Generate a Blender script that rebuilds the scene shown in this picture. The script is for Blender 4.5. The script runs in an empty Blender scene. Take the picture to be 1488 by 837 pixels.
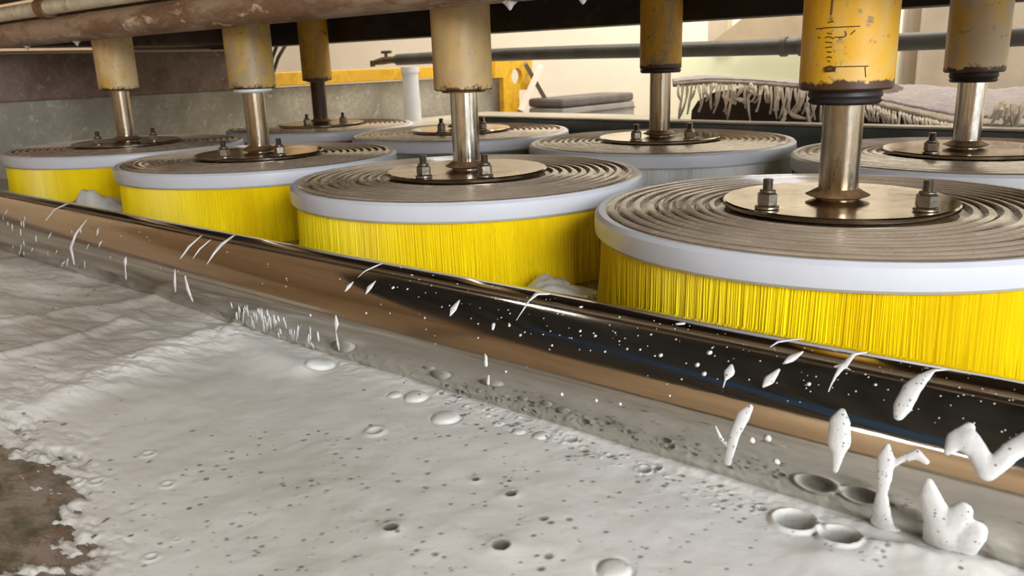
import bpy, bmesh, math, random
import numpy as np
from mathutils import Vector, Matrix

# Row frame: X along the brush rows, Y away from the roller, Z up; unit = brush radius (0.25 m).
S = 0.25
Z0 = 2.48          # brush tops above the shop floor, in brush radii
SP = 2.11776       # brush spacing along a row
RB = 2.14232       # distance between the two rows
W, H, FOC = 1488, 837, 1193.94
C = bpy.context.scene.collection
sc = bpy.context.scene
R = math.radians

# ------------------------------------------------------------------ camera
CP = np.array([1.18708974, -3.4386319, 0.63078955])
CF = np.array([-0.63237305, 0.72702696, -0.26746238])
CR = np.array([0.75983149, 0.64936228, -0.0313804])
CU = np.array([-0.15086559, 0.22307046, 0.96305719])
cd = bpy.data.cameras.new('camera'); cam = bpy.data.objects.new('camera', cd); C.objects.link(cam)
cd.sensor_width = 36; cd.lens = FOC / W * 36; cd.clip_start = 0.01; cd.clip_end = 100
cd.dof.use_dof = True; cd.dof.focus_distance = 0.85; cd.dof.aperture_fstop = 14
cam.matrix_world = Matrix(((CR[0], CU[0], -CF[0], CP[0] * S), (CR[1], CU[1], -CF[1], CP[1] * S),
                           (CR[2], CU[2], -CF[2], (CP[2] + Z0) * S), (0, 0, 0, 1)))
sc.camera = cam

# ------------------------------------------------------------------ world, lights, exposure
sc.view_settings.view_transform = 'Standard'; sc.view_settings.look = 'None'
sc.view_settings.gamma = 1; sc.view_settings.use_curve_mapping = False
sc.view_settings.exposure = 0.0
wd = bpy.data.worlds.new('overcast'); sc.world = wd; wd.use_nodes = True
wb = wd.node_tree.nodes['Background']; wb.inputs[0].default_value = (0.93, 0.95, 1.0, 1); wb.inputs[1].default_value = 2.0

def area_light(name, loc, target, size, power, col):
    ld = bpy.data.lights.new(name, 'AREA'); ld.shape = 'RECTANGLE'
    ld.size, ld.size_y = size[0] * S, size[1] * S; ld.energy = power; ld.color = col
    o = bpy.data.objects.new(name, ld); C.objects.link(o)
    a = Vector([loc[0] * S, loc[1] * S, (loc[2] + Z0) * S]); b = Vector([target[0] * S, target[1] * S, (target[2] + Z0) * S])
    o.location = a; o.rotation_euler = (b - a).to_track_quat('-Z', 'Y').to_euler()
    return o
area_light('daylight_right', (13, -8, 5.5), (-2, -0.5, -0.5), (9, 7), 190, (0.96, 0.98, 1.0))
area_light('daylight_behind', (2, -14, 10.5), (-3, -1.5, 0), (14, 6), 185, (1.0, 0.98, 0.95))
area_light('far_wall_fill', (-6, 8, 12), (-10, 13, 1), (16, 5), 350, (1.0, 0.95, 0.86))  # added fill lamp that brightens the far wall

# ------------------------------------------------------------------ pixel rays (for finding places in the row frame)
def ray(x, y):
    return CF + CR * (x - W / 2) / FOC - CU * (y - H / 2) / FOC
def on_plane(x, y, axis, val):
    d = ray(x, y); return CP + d * (val - CP[axis]) / d[axis]

# ------------------------------------------------------------------ materials
def new_mat(name):
    m = bpy.data.materials.new(name); m.use_nodes = True
    nt = m.node_tree; b = nt.nodes['Principled BSDF']
    return m, nt, b
def nd(nt, typ, **kw):
    n = nt.nodes.new(typ)
    for k, v in kw.items():
        if k in n.bl_rna.properties and not k.startswith('i_'): setattr(n, k, v)
    return n
def ramp(nt, fac, stops):
    n = nt.nodes.new('ShaderNodeValToRGB'); e = n.color_ramp.elements
    while len(e) < len(stops): e.new(0.5)
    for i, (p, c) in enumerate(stops):
        e[i].position = p; e[i].color = (*c, 1) if len(c) == 3 else c
    nt.links.new(fac, n.inputs[0]); return n.outputs[0]
def coords(nt, scale=(1, 1, 1), kind='Object'):
    t = nt.nodes.new('ShaderNodeTexCoord'); mp = nt.nodes.new('ShaderNodeMapping')
    mp.inputs['Scale'].default_value = scale
    nt.links.new(t.outputs[kind], mp.inputs[0]); return mp.outputs[0]
def noise(nt, vec, scale, detail=4, rough=0.6, dist=0.0):
    n = nt.nodes.new('ShaderNodeTexNoise'); n.inputs['Scale'].default_value = scale
    n.inputs['Detail'].default_value = detail; n.inputs['Roughness'].default_value = rough
    n.inputs['Distortion'].default_value = dist
    nt.links.new(vec, n.inputs['Vector']); return n.outputs['Fac']
def mixc(nt, fac, a, b):
    n = nt.nodes.new('ShaderNodeMix'); n.data_type = 'RGBA'
    for sock, v in ((n.inputs[0], fac), (n.inputs[6], a), (n.inputs[7], b)):
        if hasattr(v, 'is_linked') or hasattr(v, 'links'): nt.links.new(v, sock)
        elif isinstance(v, (int, float)): sock.default_value = v
        else: sock.default_value = (*v, 1)
    return n.outputs[2]
def bump(nt, b, h, strength, dist=0.002):
    n = nt.nodes.new('ShaderNodeBump'); n.inputs['Strength'].default_value = strength
    n.inputs['Distance'].default_value = dist
    nt.links.new(h, n.inputs['Height']); nt.links.new(n.outputs[0], b.inputs['Normal'])
def simple(name, col, rough=0.5, metal=0.0, var=0.25, scale=8, bmp=0.15, stretch=(1, 1, 1), kind='Object', rvar=0.0):
    m, nt, b = new_mat(name)
    v = coords(nt, stretch, kind); f = noise(nt, v, scale)
    lo = tuple(c * (1 - var) for c in col); hi = tuple(min(1, c * (1 + var)) for c in col)
    nt.links.new(ramp(nt, f, [(0.3, lo), (0.7, hi)]), b.inputs['Base Color'])
    b.inputs['Roughness'].default_value = rough; b.inputs['Metallic'].default_value = metal
    if rvar:
        g = noise(nt, v, scale * 2.3)
        nt.links.new(ramp(nt, g, [(0.3, (max(0, rough - rvar),) * 3), (0.7, (rough + rvar,) * 3)]), b.inputs['Roughness'])
    if bmp: bump(nt, b, noise(nt, v, scale * 6, 6), bmp)
    return m
def patchy(name, base, patch, patch2=None, scale=6, thr=0.52, rough=0.6, metal=0.0, bmp=0.4, stretch=(1, 1, 1), soft=0.06):
    m, nt, b = new_mat(name)
    v = coords(nt, stretch)
    f = noise(nt, v, scale, 8, 0.65, 0.3)
    fine = noise(nt, v, scale * 9, 5)
    b0 = mixc(nt, ramp(nt, fine, [(0.35, (0, 0, 0)), (0.65, (1, 1, 1))]), tuple(c * 0.72 for c in base), base)
    c = mixc(nt, ramp(nt, f, [(thr - soft, (0, 0, 0)), (thr + soft, (1, 1, 1))]), b0, patch)
    if patch2:
        f2 = noise(nt, v, scale * 2.7, 8, 0.7, 0.5)
        c = mixc(nt, ramp(nt, f2, [(0.58, (0, 0, 0)), (0.66, (1, 1, 1))]), c, patch2)
    nt.links.new(c, b.inputs['Base Color'])
    b.inputs['Roughness'].default_value = rough; b.inputs['Metallic'].default_value = metal
    bump(nt, b, noise(nt, v, scale * 8, 8), bmp)
    return m

M = {}
M['white_plastic'] = simple('white_plastic', (0.63, 0.655, 0.72), 0.3, var=0.05, scale=12, bmp=0.05)
# brush top: dull tan film with darker grooves, wet
def disc_top_mat():
    m, nt, b = new_mat('grooved_disc_top')
    v = coords(nt); f = noise(nt, v, 16, 6); g = noise(nt, v, 45, 5, 0.7)
    c = mixc(nt, ramp(nt, f, [(0.35, (0, 0, 0)), (0.65, (1, 1, 1))]), (0.47, 0.375, 0.27), (0.60, 0.50, 0.385))
    # film worn off the ridge crests: the crests sit higher than the grooves
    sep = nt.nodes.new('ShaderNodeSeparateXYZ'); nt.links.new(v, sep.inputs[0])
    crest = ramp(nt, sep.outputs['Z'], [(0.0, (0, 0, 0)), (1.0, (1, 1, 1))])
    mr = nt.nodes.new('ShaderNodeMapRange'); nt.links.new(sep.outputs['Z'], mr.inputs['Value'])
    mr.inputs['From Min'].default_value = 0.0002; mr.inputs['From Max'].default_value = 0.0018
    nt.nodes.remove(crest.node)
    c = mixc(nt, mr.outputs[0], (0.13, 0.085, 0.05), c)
    nt.links.new(c, b.inputs['Base Color'])
    nt.links.new(ramp(nt, g, [(0.35, (0.16,) * 3), (0.7, (0.34,) * 3)]), b.inputs['Roughness'])
    b.inputs['Coat Weight'].default_value = 0.22; b.inputs['Coat Roughness'].default_value = 0.08
    bump(nt, b, noise(nt, v, 14, 3), 0.04, 0.004)
    return m
M['disc_top'] = disc_top_mat()
M['plate'] = simple('stainless_plate', (0.44, 0.375, 0.29), 0.15, 1.0, 0.12, 10, 0.10, rvar=0.08)
M['shaft'] = patchy('stained_steel_shaft', (0.46, 0.40, 0.31), (0.32, 0.25, 0.16), (0.2, 0.13, 0.07), 20, 0.5, 0.22, 1.0, 0.08, (1, 1, 0.35))
M['shaft_bright'] = patchy('bright_steel_shaft', (0.66, 0.63, 0.55), (0.42, 0.36, 0.27), None, 20, 0.54, 0.15, 1.0, 0.06, (1, 1, 0.35))
M['shaft_dark'] = patchy('dark_rusty_shaft', (0.10, 0.055, 0.04), (0.05, 0.03, 0.025), None, 9, 0.5, 0.4, 0.6, 0.3)
M['bolt'] = simple('bolt_steel', (0.30, 0.26, 0.21), 0.3, 0.9, 0.3, 30, 0.2)
M['rust'] = patchy('rusty_ring', (0.17, 0.09, 0.045), (0.30, 0.17, 0.07), None, 14, 0.5, 0.6, 0.2, 0.5)
M['rubber'] = simple('black_rubber', (0.025, 0.02, 0.02), 0.5, var=0.3, scale=20)
M['seal_white'] = simple('white_seal', (0.75, 0.76, 0.76), 0.4, var=0.08, scale=20)
def sleeve_mat(name, paint, worn, dirt, thr=0.5, rusty=0.5, sc_=5):
    m, nt, b = new_mat(name)
    v = coords(nt, (1, 1, 0.6))
    f = noise(nt, v, sc_, 8, 0.62, 0.5)
    c = mixc(nt, ramp(nt, f, [(thr - 0.09, (0, 0, 0)), (thr + 0.09, (1, 1, 1))]), paint, worn)
    v2 = coords(nt, (1, 1, 1.0))
    g = noise(nt, v2, 70, 8, 0.75, 0.3)
    c = mixc(nt, ramp(nt, g, [(0.57, (0, 0, 0)), (0.64, (1, 1, 1))]), c, dirt)
    # rust bitten into the lower edge
    sep = nt.nodes.new('ShaderNodeSeparateXYZ'); nt.links.new(coords(nt), sep.inputs[0])
    mr = nt.nodes.new('ShaderNodeMapRange'); nt.links.new(sep.outputs['Z'], mr.inputs['Value'])
    mr.inputs['From Min'].default_value = 0.014; mr.inputs['From Max'].default_value = 0.0
    mr.inputs['To Min'].default_value = 0.0; mr.inputs['To Max'].default_value = rusty
    ad = nt.nodes.new('ShaderNodeMath'); ad.operation = 'MULTIPLY'
    h = noise(nt, v2, 60, 6, 0.7)
    ad2 = nt.nodes.new('ShaderNodeMath'); ad2.operation = 'ADD'; nt.links.new(mr.outputs[0], ad2.inputs[0]); nt.links.new(h, ad2.inputs[1])
    c = mixc(nt, ramp(nt, ad2.outputs[0], [(0.72, (0, 0, 0)), (0.80, (1, 1, 1))]), c, (0.075, 0.035, 0.018))
    nt.nodes.remove(ad)
    nt.links.new(c, b.inputs['Base Color']); b.inputs['Roughness'].default_value = 0.42
    bump(nt, b, g, 0.35, 0.0015)
    return m
M['sleeve_D'] = sleeve_mat('worn_bright_yellow_paint', (0.80, 0.43, 0.015), (0.74, 0.50, 0.16), (0.30, 0.17, 0.07), 0.58, 0.65, 18)
M['sleeve_C'] = sleeve_mat('faded_ochre_paint', (0.62, 0.43, 0.17), (0.52, 0.36, 0.17), (0.48, 0.29, 0.08), 0.5, 0.35, 20)
M['sleeve_B'] = sleeve_mat('mottled_ochre_paint', (0.62, 0.38, 0.05), (0.42, 0.31, 0.16), (0.25, 0.15, 0.06), 0.48, 0.35, 24)
M['sleeve_A'] = sleeve_mat('pale_ochre_paint', (0.74, 0.54, 0.27), (0.62, 0.38, 0.08), (0.42, 0.25, 0.09), 0.55, 0.35, 18)
M['sleeve_F'] = sleeve_mat('chalky_yellow_paint', (0.95, 0.60, 0.08), (0.78, 0.60, 0.36), (0.40, 0.28, 0.17), 0.46, 0.55, 26)
M['sleeve_G'] = sleeve_mat('brown_stained_yellow_paint', (0.85, 0.46, 0.02), (0.36, 0.25, 0.14), (0.32, 0.19, 0.08), 0.52, 0.6, 16)
M['sleeve_I'] = sleeve_mat('dull_mustard_paint', (0.72, 0.40, 0.02), (0.50, 0.29, 0.04), (0.22, 0.12, 0.05), 0.5, 0.5, 20)
M['ink'] = simple('black_stencil_wear', (0.09, 0.045, 0.015), 0.6, var=0.3, scale=60)

def bristle_mat(name, a, b_, c_):
    m, nt, b = new_mat(name)
    v = coords(nt, (1, 1, 0.12))
    f = noise(nt, v, 16, 4, 0.6, 0.2); g = noise(nt, v, 60, 3)
    c = mixc(nt, ramp(nt, f, [(0.38, (0, 0, 0)), (0.60, (1, 1, 1))]), a, b_)
    c = mixc(nt, ramp(nt, g, [(0.5, (0, 0, 0)), (0.75, (0.45,) * 3)]), c, c_)
    nt.links.new(c, b.inputs['Base Color']); b.inputs['Roughness'].default_value = 0.35
    b.inputs['Transmission Weight'].default_value = 0.0
    return m
M['bristle_yellow'] = bristle_mat('yellow_nylon_bristles', (0.84, 0.62, 0.004), (0.95, 0.76, 0.006), (0.78, 0.55, 0.005))
M['bristle_magenta'] = bristle_mat('magenta_nylon_bristles', (0.50, 0.02, 0.12), (0.6, 0.03, 0.16), (0.3, 0.01, 0.06))
M['bristle_white'] = bristle_mat('white_nylon_bristles', (0.7, 0.7, 0.69), (0.82, 0.82, 0.82), (0.3, 0.3, 0.28))
M['bristle_green'] = bristle_mat('grey_green_bristles', (0.16, 0.17, 0.13), (0.22, 0.23, 0.18), (0.1, 0.1, 0.08))

M['rust_pipe'] = patchy('rusty_grey_pipe', (0.30, 0.17, 0.10), (0.44, 0.33, 0.24), (0.78, 0.66, 0.50), 20, 0.50, 0.45, 0.1, 0.6, (0.35, 1, 1))
M['dark_steel'] = patchy('dark_brown_steel', (0.032, 0.02, 0.014), (0.055, 0.035, 0.024), (0.09, 0.05, 0.03), 5, 0.55, 0.5, 0.1, 0.4)
M['deck'] = patchy('dark_rusty_deck', (0.06, 0.035, 0.022), (0.11, 0.06, 0.035), (0.16, 0.10, 0.06), 3, 0.55, 0.6, 0.1, 0.4)
M['white_pipe'] = patchy('cream_painted_pipe', (0.95, 0.88, 0.68), (0.85, 0.74, 0.52), (0.45, 0.24, 0.10), 4, 0.66, 0.35, 0, 0.1)
M['concrete'] = patchy('mossy_concrete', (0.46, 0.44, 0.37), (0.29, 0.265, 0.215), (0.50, 0.52, 0.46), 9, 0.5, 0.8, 0, 0.6, soft=0.12)
M['rust_plate'] = patchy('rusty_brown_plate', (0.30, 0.215, 0.175), (0.17, 0.105, 0.08), (0.36, 0.28, 0.21), 15, 0.52, 0.7, 0, 0.6, soft=0.12)
M['yellow_frame'] = patchy('yellow_frame_paint', (0.80, 0.46, 0.02), (0.66, 0.38, 0.03), (0.42, 0.25, 0.06), 4, 0.6, 0.4, 0, 0.1)
M['pvc'] = simple('pale_pvc_pipe', (0.62, 0.66, 0.70), 0.35, var=0.08, scale=10)
M['hose'] = simple('grey_hose', (0.115, 0.12, 0.11), 0.45, var=0.25, scale=12)
M['brass'] = simple('corroded_nozzle', (0.22, 0.17, 0.10), 0.5, 0.5, 0.4, 40)
M['cream_wall'] = simple('cream_wall', (0.84, 0.78, 0.65), 0.8, var=0.08, scale=1.2)
M['green_panel'] = simple('pale_green_panel', (0.82, 0.85, 0.60), 0.7, var=0.1, scale=1.5)
M['beige_wall'] = simple('weathered_beige_wall', (0.50, 0.42, 0.31), 0.85, var=0.25, scale=2.5)
M['light_strip'] = simple('pale_timber_strip', (0.55, 0.47, 0.36), 0.7, var=0.15, scale=5)
M['tan_board'] = simple('tan_board', (0.45, 0.36, 0.24), 0.7, var=0.15, scale=4)
M['tan_wall'] = simple('tan_rendered_wall', (0.55, 0.42, 0.28), 0.85, var=0.12, scale=1.0, kind='Object')
M['floor'] = simple('stained_concrete_floor', (0.34, 0.28, 0.21), 0.7, var=0.2, scale=1.5)
M['backdrop_dark'] = simple('dark_backdrop', (0.075, 0.078, 0.082), 0.6, var=0.3, scale=2)  # for the added slab mirrored dark in the roller
M['added_blue_strip'] = simple('blue_backdrop', (0.03, 0.12, 0.3), 0.5, var=0.2, scale=2)  # for the added strip mirrored blue in the roller
M['rim'] = simple('wet_dark_channel', (0.04, 0.048, 0.045), 0.2, var=0.4, scale=10)
M['rim_edge'] = simple('worn_channel_edge', (0.30, 0.27, 0.22), 0.4, var=0.25, scale=14)
M['ledge'] = simple('grey_ledge', (0.36, 0.33, 0.27), 0.6, var=0.2, scale=4)
M['grey_metal'] = simple('grey_motor_casing', (0.30, 0.29, 0.28), 0.45, var=0.15, scale=9)
M['dark_lid'] = simple('dark_grey_lid', (0.11, 0.10, 0.10), 0.5, var=0.3, scale=9)
M['strap'] = simple('pale_lever', (0.52, 0.45, 0.38), 0.5, var=0.15, scale=10)
M['dark_strap'] = simple('dark_lever', (0.20, 0.16, 0.11), 0.5, var=0.2, scale=10)
M['cord'] = simple('black_cord', (0.03, 0.03, 0.03), 0.5, var=0.1)
M['pile'] = patchy('grey_lavender_carpet_pile', (0.42, 0.385, 0.36), (0.29, 0.26, 0.30), (0.52, 0.47, 0.41), 22, 0.5, 0.95, 0, 0.9, soft=0.1)
M['carpet_back'] = simple('dark_wet_carpet', (0.085, 0.06, 0.05), 0.8, var=0.3, scale=10, bmp=0.5)
M['band'] = simple('woven_carpet_band', (0.44, 0.40, 0.33), 0.9, var=0.15, scale=30, bmp=0.5)
M['fringe'] = simple('cream_wool_fringe', (0.80, 0.73, 0.63), 0.9, var=0.15, scale=30, bmp=0.3)

def chrome_mat():
    m, nt, b = new_mat('polished_wet_steel')
    v = coords(nt, (0.12, 1, 1)); f = noise(nt, v, 30, 6, 0.7); g = noise(nt, v, 120, 4)
    v3 = coords(nt, (0.07, 1, 1)); k = noise(nt, v3, 26, 6, 0.7)
    c = mixc(nt, ramp(nt, k, [(0.3, (0, 0, 0)), (0.7, (1, 1, 1))]), (0.40, 0.37, 0.32), (0.62, 0.59, 0.54))
    nt.links.new(c, b.inputs['Base Color']); b.inputs['Metallic'].default_value = 1
    nt.links.new(ramp(nt, f, [(0.35, (0.05,) * 3), (0.62, (0.16,) * 3), (0.75, (0.32,) * 3)]), b.inputs['Roughness'])
    v4 = coords(nt, (0.06, 1, 1)); bump(nt, b, noise(nt, v4, 60, 5, 0.7), 0.07, 0.001)
    return m
M['chrome'] = chrome_mat()

def foam_mat():
    m, nt, b = new_mat('soap_foam')
    v = coords(nt)
    f = noise(nt, v, 3.2, 4, 0.55, 0.5)
    c = mixc(nt, ramp(nt, f, [(0.35, (0, 0, 0)), (0.65, (1, 1, 1))]), (0.76, 0.755, 0.72), (0.83, 0.825, 0.80))
    at2 = nt.nodes.new('ShaderNodeAttribute'); at2.attribute_name = 'murk'
    c = mixc(nt, at2.outputs['Fac'], c, (0.40, 0.375, 0.315))
    at = nt.nodes.new('ShaderNodeAttribute'); at.attribute_name = 'film'
    c = mixc(nt, at.outputs['Fac'], c, (0.12, 0.11, 0.095))
    vo = nt.nodes.new('ShaderNodeTexVoronoi'); vo.inputs['Scale'].default_value = 105; nt.links.new(v, vo.inputs['Vector'])
    rnd = nt.nodes.new('ShaderNodeSeparateColor'); nt.links.new(vo.outputs['Color'], rnd.inputs[0])
    # only some cells hold a burst bubble
    mul = nt.nodes.new('ShaderNodeMath'); mul.operation = 'MULTIPLY'; nt.links.new(rnd.outputs[0], mul.inputs[0]); nt.links.new(noise(nt, v, 5, 3), mul.inputs[1])
    sz = nt.nodes.new('ShaderNodeMapRange'); nt.links.new(mul.outputs[0], sz.inputs['Value'])
    sz.inputs['From Min'].default_value = 0.36; sz.inputs['From Max'].default_value = 0.6; sz.inputs['To Min'].default_value = 0.0; sz.inputs['To Max'].default_value = 0.3
    lt = nt.nodes.new('ShaderNodeMath'); lt.operation = 'LESS_THAN'; nt.links.new(vo.outputs['Distance'], lt.inputs[0]); nt.links.new(sz.outputs[0], lt.inputs[1])
    c = mixc(nt, lt.outputs[0], c, (0.26, 0.235, 0.21))
    nt.links.new(c, b.inputs['Base Color']); b.inputs['Roughness'].default_value = 0.42
    b.inputs['Specular IOR Level'].default_value = 0.35
    h1 = noise(nt, v, 70, 6, 0.75)
    bump(nt, b, h1, 0.35, 0.0018)
    return m
M['foam'] = foam_mat()
def drip_mat():
    m, nt, b = new_mat('foam_drip')
    v = coords(nt); f = noise(nt, v, 60, 4)
    c = mixc(nt, ramp(nt, f, [(0.35, (0, 0, 0)), (0.65, (1, 1, 1))]), (0.66, 0.66, 0.65), (0.76, 0.76, 0.75))
    vo = nt.nodes.new('ShaderNodeTexVoronoi'); vo.inputs['Scale'].default_value = 420; nt.links.new(v, vo.inputs['Vector'])
    r = nt.nodes.new('ShaderNodeSeparateColor'); nt.links.new(vo.outputs['Color'], r.inputs[0])
    mr = nt.nodes.new('ShaderNodeMapRange'); nt.links.new(r.outputs[0], mr.inputs['Value'])
    mr.inputs['From Min'].default_value = 0.6; mr.inputs['From Max'].default_value = 1.0; mr.inputs['To Max'].default_value = 0.38
    lt = nt.nodes.new('ShaderNodeMath'); lt.operation = 'LESS_THAN'; nt.links.new(vo.outputs['Distance'], lt.inputs[0]); nt.links.new(mr.outputs[0], lt.inputs[1])
    c = mixc(nt, lt.outputs[0], c, (0.25, 0.24, 0.23))
    nt.links.new(c, b.inputs['Base Color']); b.inputs['Roughness'].default_value = 0.4
    bump(nt, b, noise(nt, v, 260, 4), 0.5, 0.0008); return m
M['drip'] = drip_mat()
def water_mat(name, a, b_):
    m, nt, b = new_mat(name)
    v = coords(nt, (1, 1, 1)); f = noise(nt, v, 8, 6, 0.65, 1.2)
    nt.links.new(ramp(nt, f, [(0.38, a), (0.62, b_)]), b.inputs['Base Color'])
    b.inputs['Roughness'].default_value = 0.12
    bump(nt, b, noise(nt, v, 12, 4, 0.6, 0.8), 0.5, 0.01)
    return m
M['water'] = patchy('murky_wash_water', (0.085, 0.075, 0.045), (0.25, 0.205, 0.17), (0.20, 0.10, 0.05), 16, 0.53, 0.14, 0, 0.0, (1, 1.8, 1), soft=0.08)
_nt = M['water'].node_tree; bump(_nt, _nt.nodes['Principled BSDF'], noise(_nt, coords(_nt, (1, 1.6, 1)), 16, 5, 0.65, 0.8), 0.6, 0.012)
M['water_back'] = water_mat('yellow_green_wash_water', (0.16, 0.16, 0.05), (0.30, 0.28, 0.14))

# ------------------------------------------------------------------ mesh helpers
class MB:
    """collects shapes in brush-radius units, links them as ONE mesh object in metres"""
    def __init__(s): s.v = []; s.f = []
    def add(s, vs, fs):
        o = len(s.v); s.v += [tuple(map(float, q)) for q in vs]; s.f += [tuple(i + o for i in f) for f in fs]; return s
    def box(s, a, b, bev=0.0):
        x0, y0, z0 = a; x1, y1, z1 = b
        if bev <= 0:
            return s.add([(x0, y0, z0), (x1, y0, z0), (x1, y1, z0), (x0, y1, z0), (x0, y0, z1), (x1, y0, z1), (x1, y1, z1), (x0, y1, z1)],
                         [(3, 2, 1, 0), (4, 5, 6, 7), (0, 1, 5, 4), (1, 2, 6, 5), (2, 3, 7, 6), (3, 0, 4, 7)])
        bm = bmesh.new(); bmesh.ops.create_cube(bm, size=1)
        for q in bm.verts: q.co = Vector(((x0 + x1) / 2 + q.co.x * (x1 - x0), (y0 + y1) / 2 + q.co.y * (y1 - y0), (z0 + z1) / 2 + q.co.z * (z1 - z0)))
        bmesh.ops.bevel(bm, geom=bm.edges[:], offset=bev, segments=2, affect='EDGES', profile=0.5)
        bm.verts.index_update(); s.add([q.co for q in bm.verts], [[w.index for w in f.verts] for f in bm.faces]); bm.free(); return s
    def lathe(s, prof, n=48, c=(0, 0, 0), cap=False):
        vs = []; fs = []; m = len(prof)
        for i in range(n):
            a = 2 * math.pi * i / n
            for r, z in prof: vs.append((c[0] + r * math.cos(a), c[1] + r * math.sin(a), c[2] + z))
        for i in range(n):
            j = (i + 1) % n
            for k in range(m - 1): fs.append((i * m + k, j * m + k, j * m + k + 1, i * m + k + 1))
        if cap:
            fs.append([i * m for i in range(n)][::-1]); fs.append([i * m + m - 1 for i in range(n)])
        return s.add(vs, fs)
    def tube(s, pts, rad, n=10, flat=1.0, up=(0, 0, 1)):
        pts = [Vector(p) for p in pts]; rad = rad if hasattr(rad, '__len__') else [rad] * len(pts)
        vs = []; fs = []; a = None
        for i, p in enumerate(pts):
            t = (pts[min(i + 1, len(pts) - 1)] - pts[max(i - 1, 0)]).normalized()
            if a is None:
                u = Vector(up); u = Vector((1, 0, 0)) if abs(t.dot(u)) > 0.95 else u
                a = t.cross(u).normalized()
            a = (a - t * a.dot(t)).normalized(); b = t.cross(a)
            for k in range(n):
                q = 2 * math.pi * k / n; vs.append(p + a * math.cos(q) * rad[i] + b * math.sin(q) * rad[i] * flat)
        for i in range(len(pts) - 1):
            for k in range(n): fs.append((i * n + k, i * n + (k + 1) % n, (i + 1) * n + (k + 1) % n, (i + 1) * n + k))
        fs.append(list(range(n))[::-1]); fs.append([(len(pts) - 1) * n + k for k in range(n)])
        return s.add(vs, fs)
    def build(s, name, mat, parent=None, loc=(0, 0, 0), smooth=False, sharp=35, world=False):
        me = bpy.data.meshes.new(name)
        me.from_pydata([(x * S, y * S, z * S) for x, y, z in s.v], [], s.f); me.update()
        if smooth:
            me.shade_smooth()
            me.set_sharp_from_angle(angle=R(sharp))
        me.materials.append(M[mat] if isinstance(mat, str) else mat)
        return put(name, me, parent, loc)
def L(x, y, z): return (x * S, y * S, (z + Z0) * S)
def put(name, me, parent=None, loc=(0, 0, 0)):
    o = bpy.data.objects.new(name, me); C.objects.link(o)
    if parent is not None:
        o.parent = parent; o.location = (loc[0] * S, loc[1] * S, loc[2] * S)
    else:
        o.location = L(*loc)
    return o
def tag(o, label, cat, group=None, kind=None):
    if label: o['label'] = label
    if cat: o['category'] = cat
    if group: o['group'] = group
    if kind: o['kind'] = kind
    return o
def thing(name, label, cat, loc=(0, 0, 0), rz=0, group=None):
    o = bpy.data.objects.new(name, None); C.objects.link(o); o.empty_display_size = 0.05
    o.location = L(*loc); o.rotation_euler = (0, 0, rz); return tag(o, label, cat, group)
def struct(o): o['kind'] = 'structure'; return o
def cyl(r, z0, z1, bev=0.01):
    return [(0.0005, z0), (r - bev, z0), (r, z0 + bev), (r, z1 - bev), (r - bev, z1), (0.0005, z1)]

# ------------------------------------------------------------------ the building
FZ = -Z0
struct(MB().box((-30, -24, FZ - 0.3), (22, 20, FZ)).build('floor', 'floor'))
struct(MB().box((-30, 15, FZ), (22, 15.6, 12)).build('wall_far', 'cream_wall'))
struct(MB().box((-29, -24, FZ), (-28.4, 15, 12)).build('wall_left', 'tan_wall'))
struct(MB().box((-28.4, -19, FZ), (22, -18.4, 12)).build('wall_behind', 'tan_wall'))
struct(MB().box((-30, -24, 12), (22, 15.6, 12.4)).build('ceiling', 'tan_wall'))
# added unseen slab, shaped to give the roller its dark reflection
t = thing('reflection_backdrop', 'added dark canopy over the operator side, seen only mirrored in the roller', 'backdrop', (0, 0, 4.0))
rf = MB()
for i in range(24): rf.box((-6.4 + i * 0.5, -8.4, 0.0), (-6.12 + i * 0.5, 0.35, 0.1))
rf.box((-6.4, -9.5, 0.1), (5.6, 0.35, 0.18))
rf.build('backdrop_sheet', 'backdrop_dark', t)
MB().add([(-4.0, -3.4, -0.02), (-3.7, -3.2, -0.02), (1.6, -7.6, -0.02), (-0.6, -7.6, -0.02), (-4.0, -3.4, -0.05), (-3.7, -3.2, -0.05), (1.6, -7.6, -0.05), (-0.6, -7.6, -0.05)], [(0, 3, 2, 1), (4, 5, 6, 7), (0, 1, 5, 4), (1, 2, 6, 5), (2, 3, 7, 6), (3, 0, 4, 7)]).build('added_blue_strip', 'added_blue_strip', t)  # added strip, put in to make a blue streak in the roller's reflection
for x_ in (-6.2, 5.4): MB().box((x_, -7.3, -4.0 - Z0), (x_ + 0.2, -7.1, 0)).build('post', 'dark_steel', t)  # legs of the added slab

# ------------------------------------------------------------------ tank, end wall, rim
struct(MB().box((-9.4, -8, FZ), (-9.0, 8.2, 0.36), 0.02).build('wall_tank_end', 'concrete'))
t = thing('end_plate', 'rust-brown steel plate standing on the concrete wall at the far left', 'steel plate', (-9.0, 0, 0.36))
MB().box((-0.1, -6, 0), (0.02, 2.75, 0.50), 0.01).build('plate', 'rust_plate', t)
MB().tube([(0.06, -6, 0.515), (0.06, 2.75, 0.515)], 0.018, 8).build('lip', 'light_strip', t, smooth=True)
t = MB().box((-9.35, -0.1, 0.93), (-8.4, 3.3, 1.13), 0.02).build('crossbeam', 'deck'); tag(t, 'dark rust-stained crossbeam above the pale rail at the far left', 'beam')
# far rim of the tank
t = thing('tank_rim', 'dark wet channel along the far side of the tank with a worn pale edge', 'channel', (0, 3.32, 0))
MB().box((-5.3, 0, -0.9), (5, 0.16, 0.03), 0.008).build('channel', 'rim', t)
MB().box((-5.3, 0.0, 0.032), (5, 0.17, 0.05), 0.004).build('edge_strip', 'rim_edge', t)
t = MB().box((-8.9, 3.55, -0.32), (5, 7.6, -0.24), 0.01).build('side_ledge', 'ledge'); tag(t, 'grey ledge lying behind the far rim of the tank', 'ledge')

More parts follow.
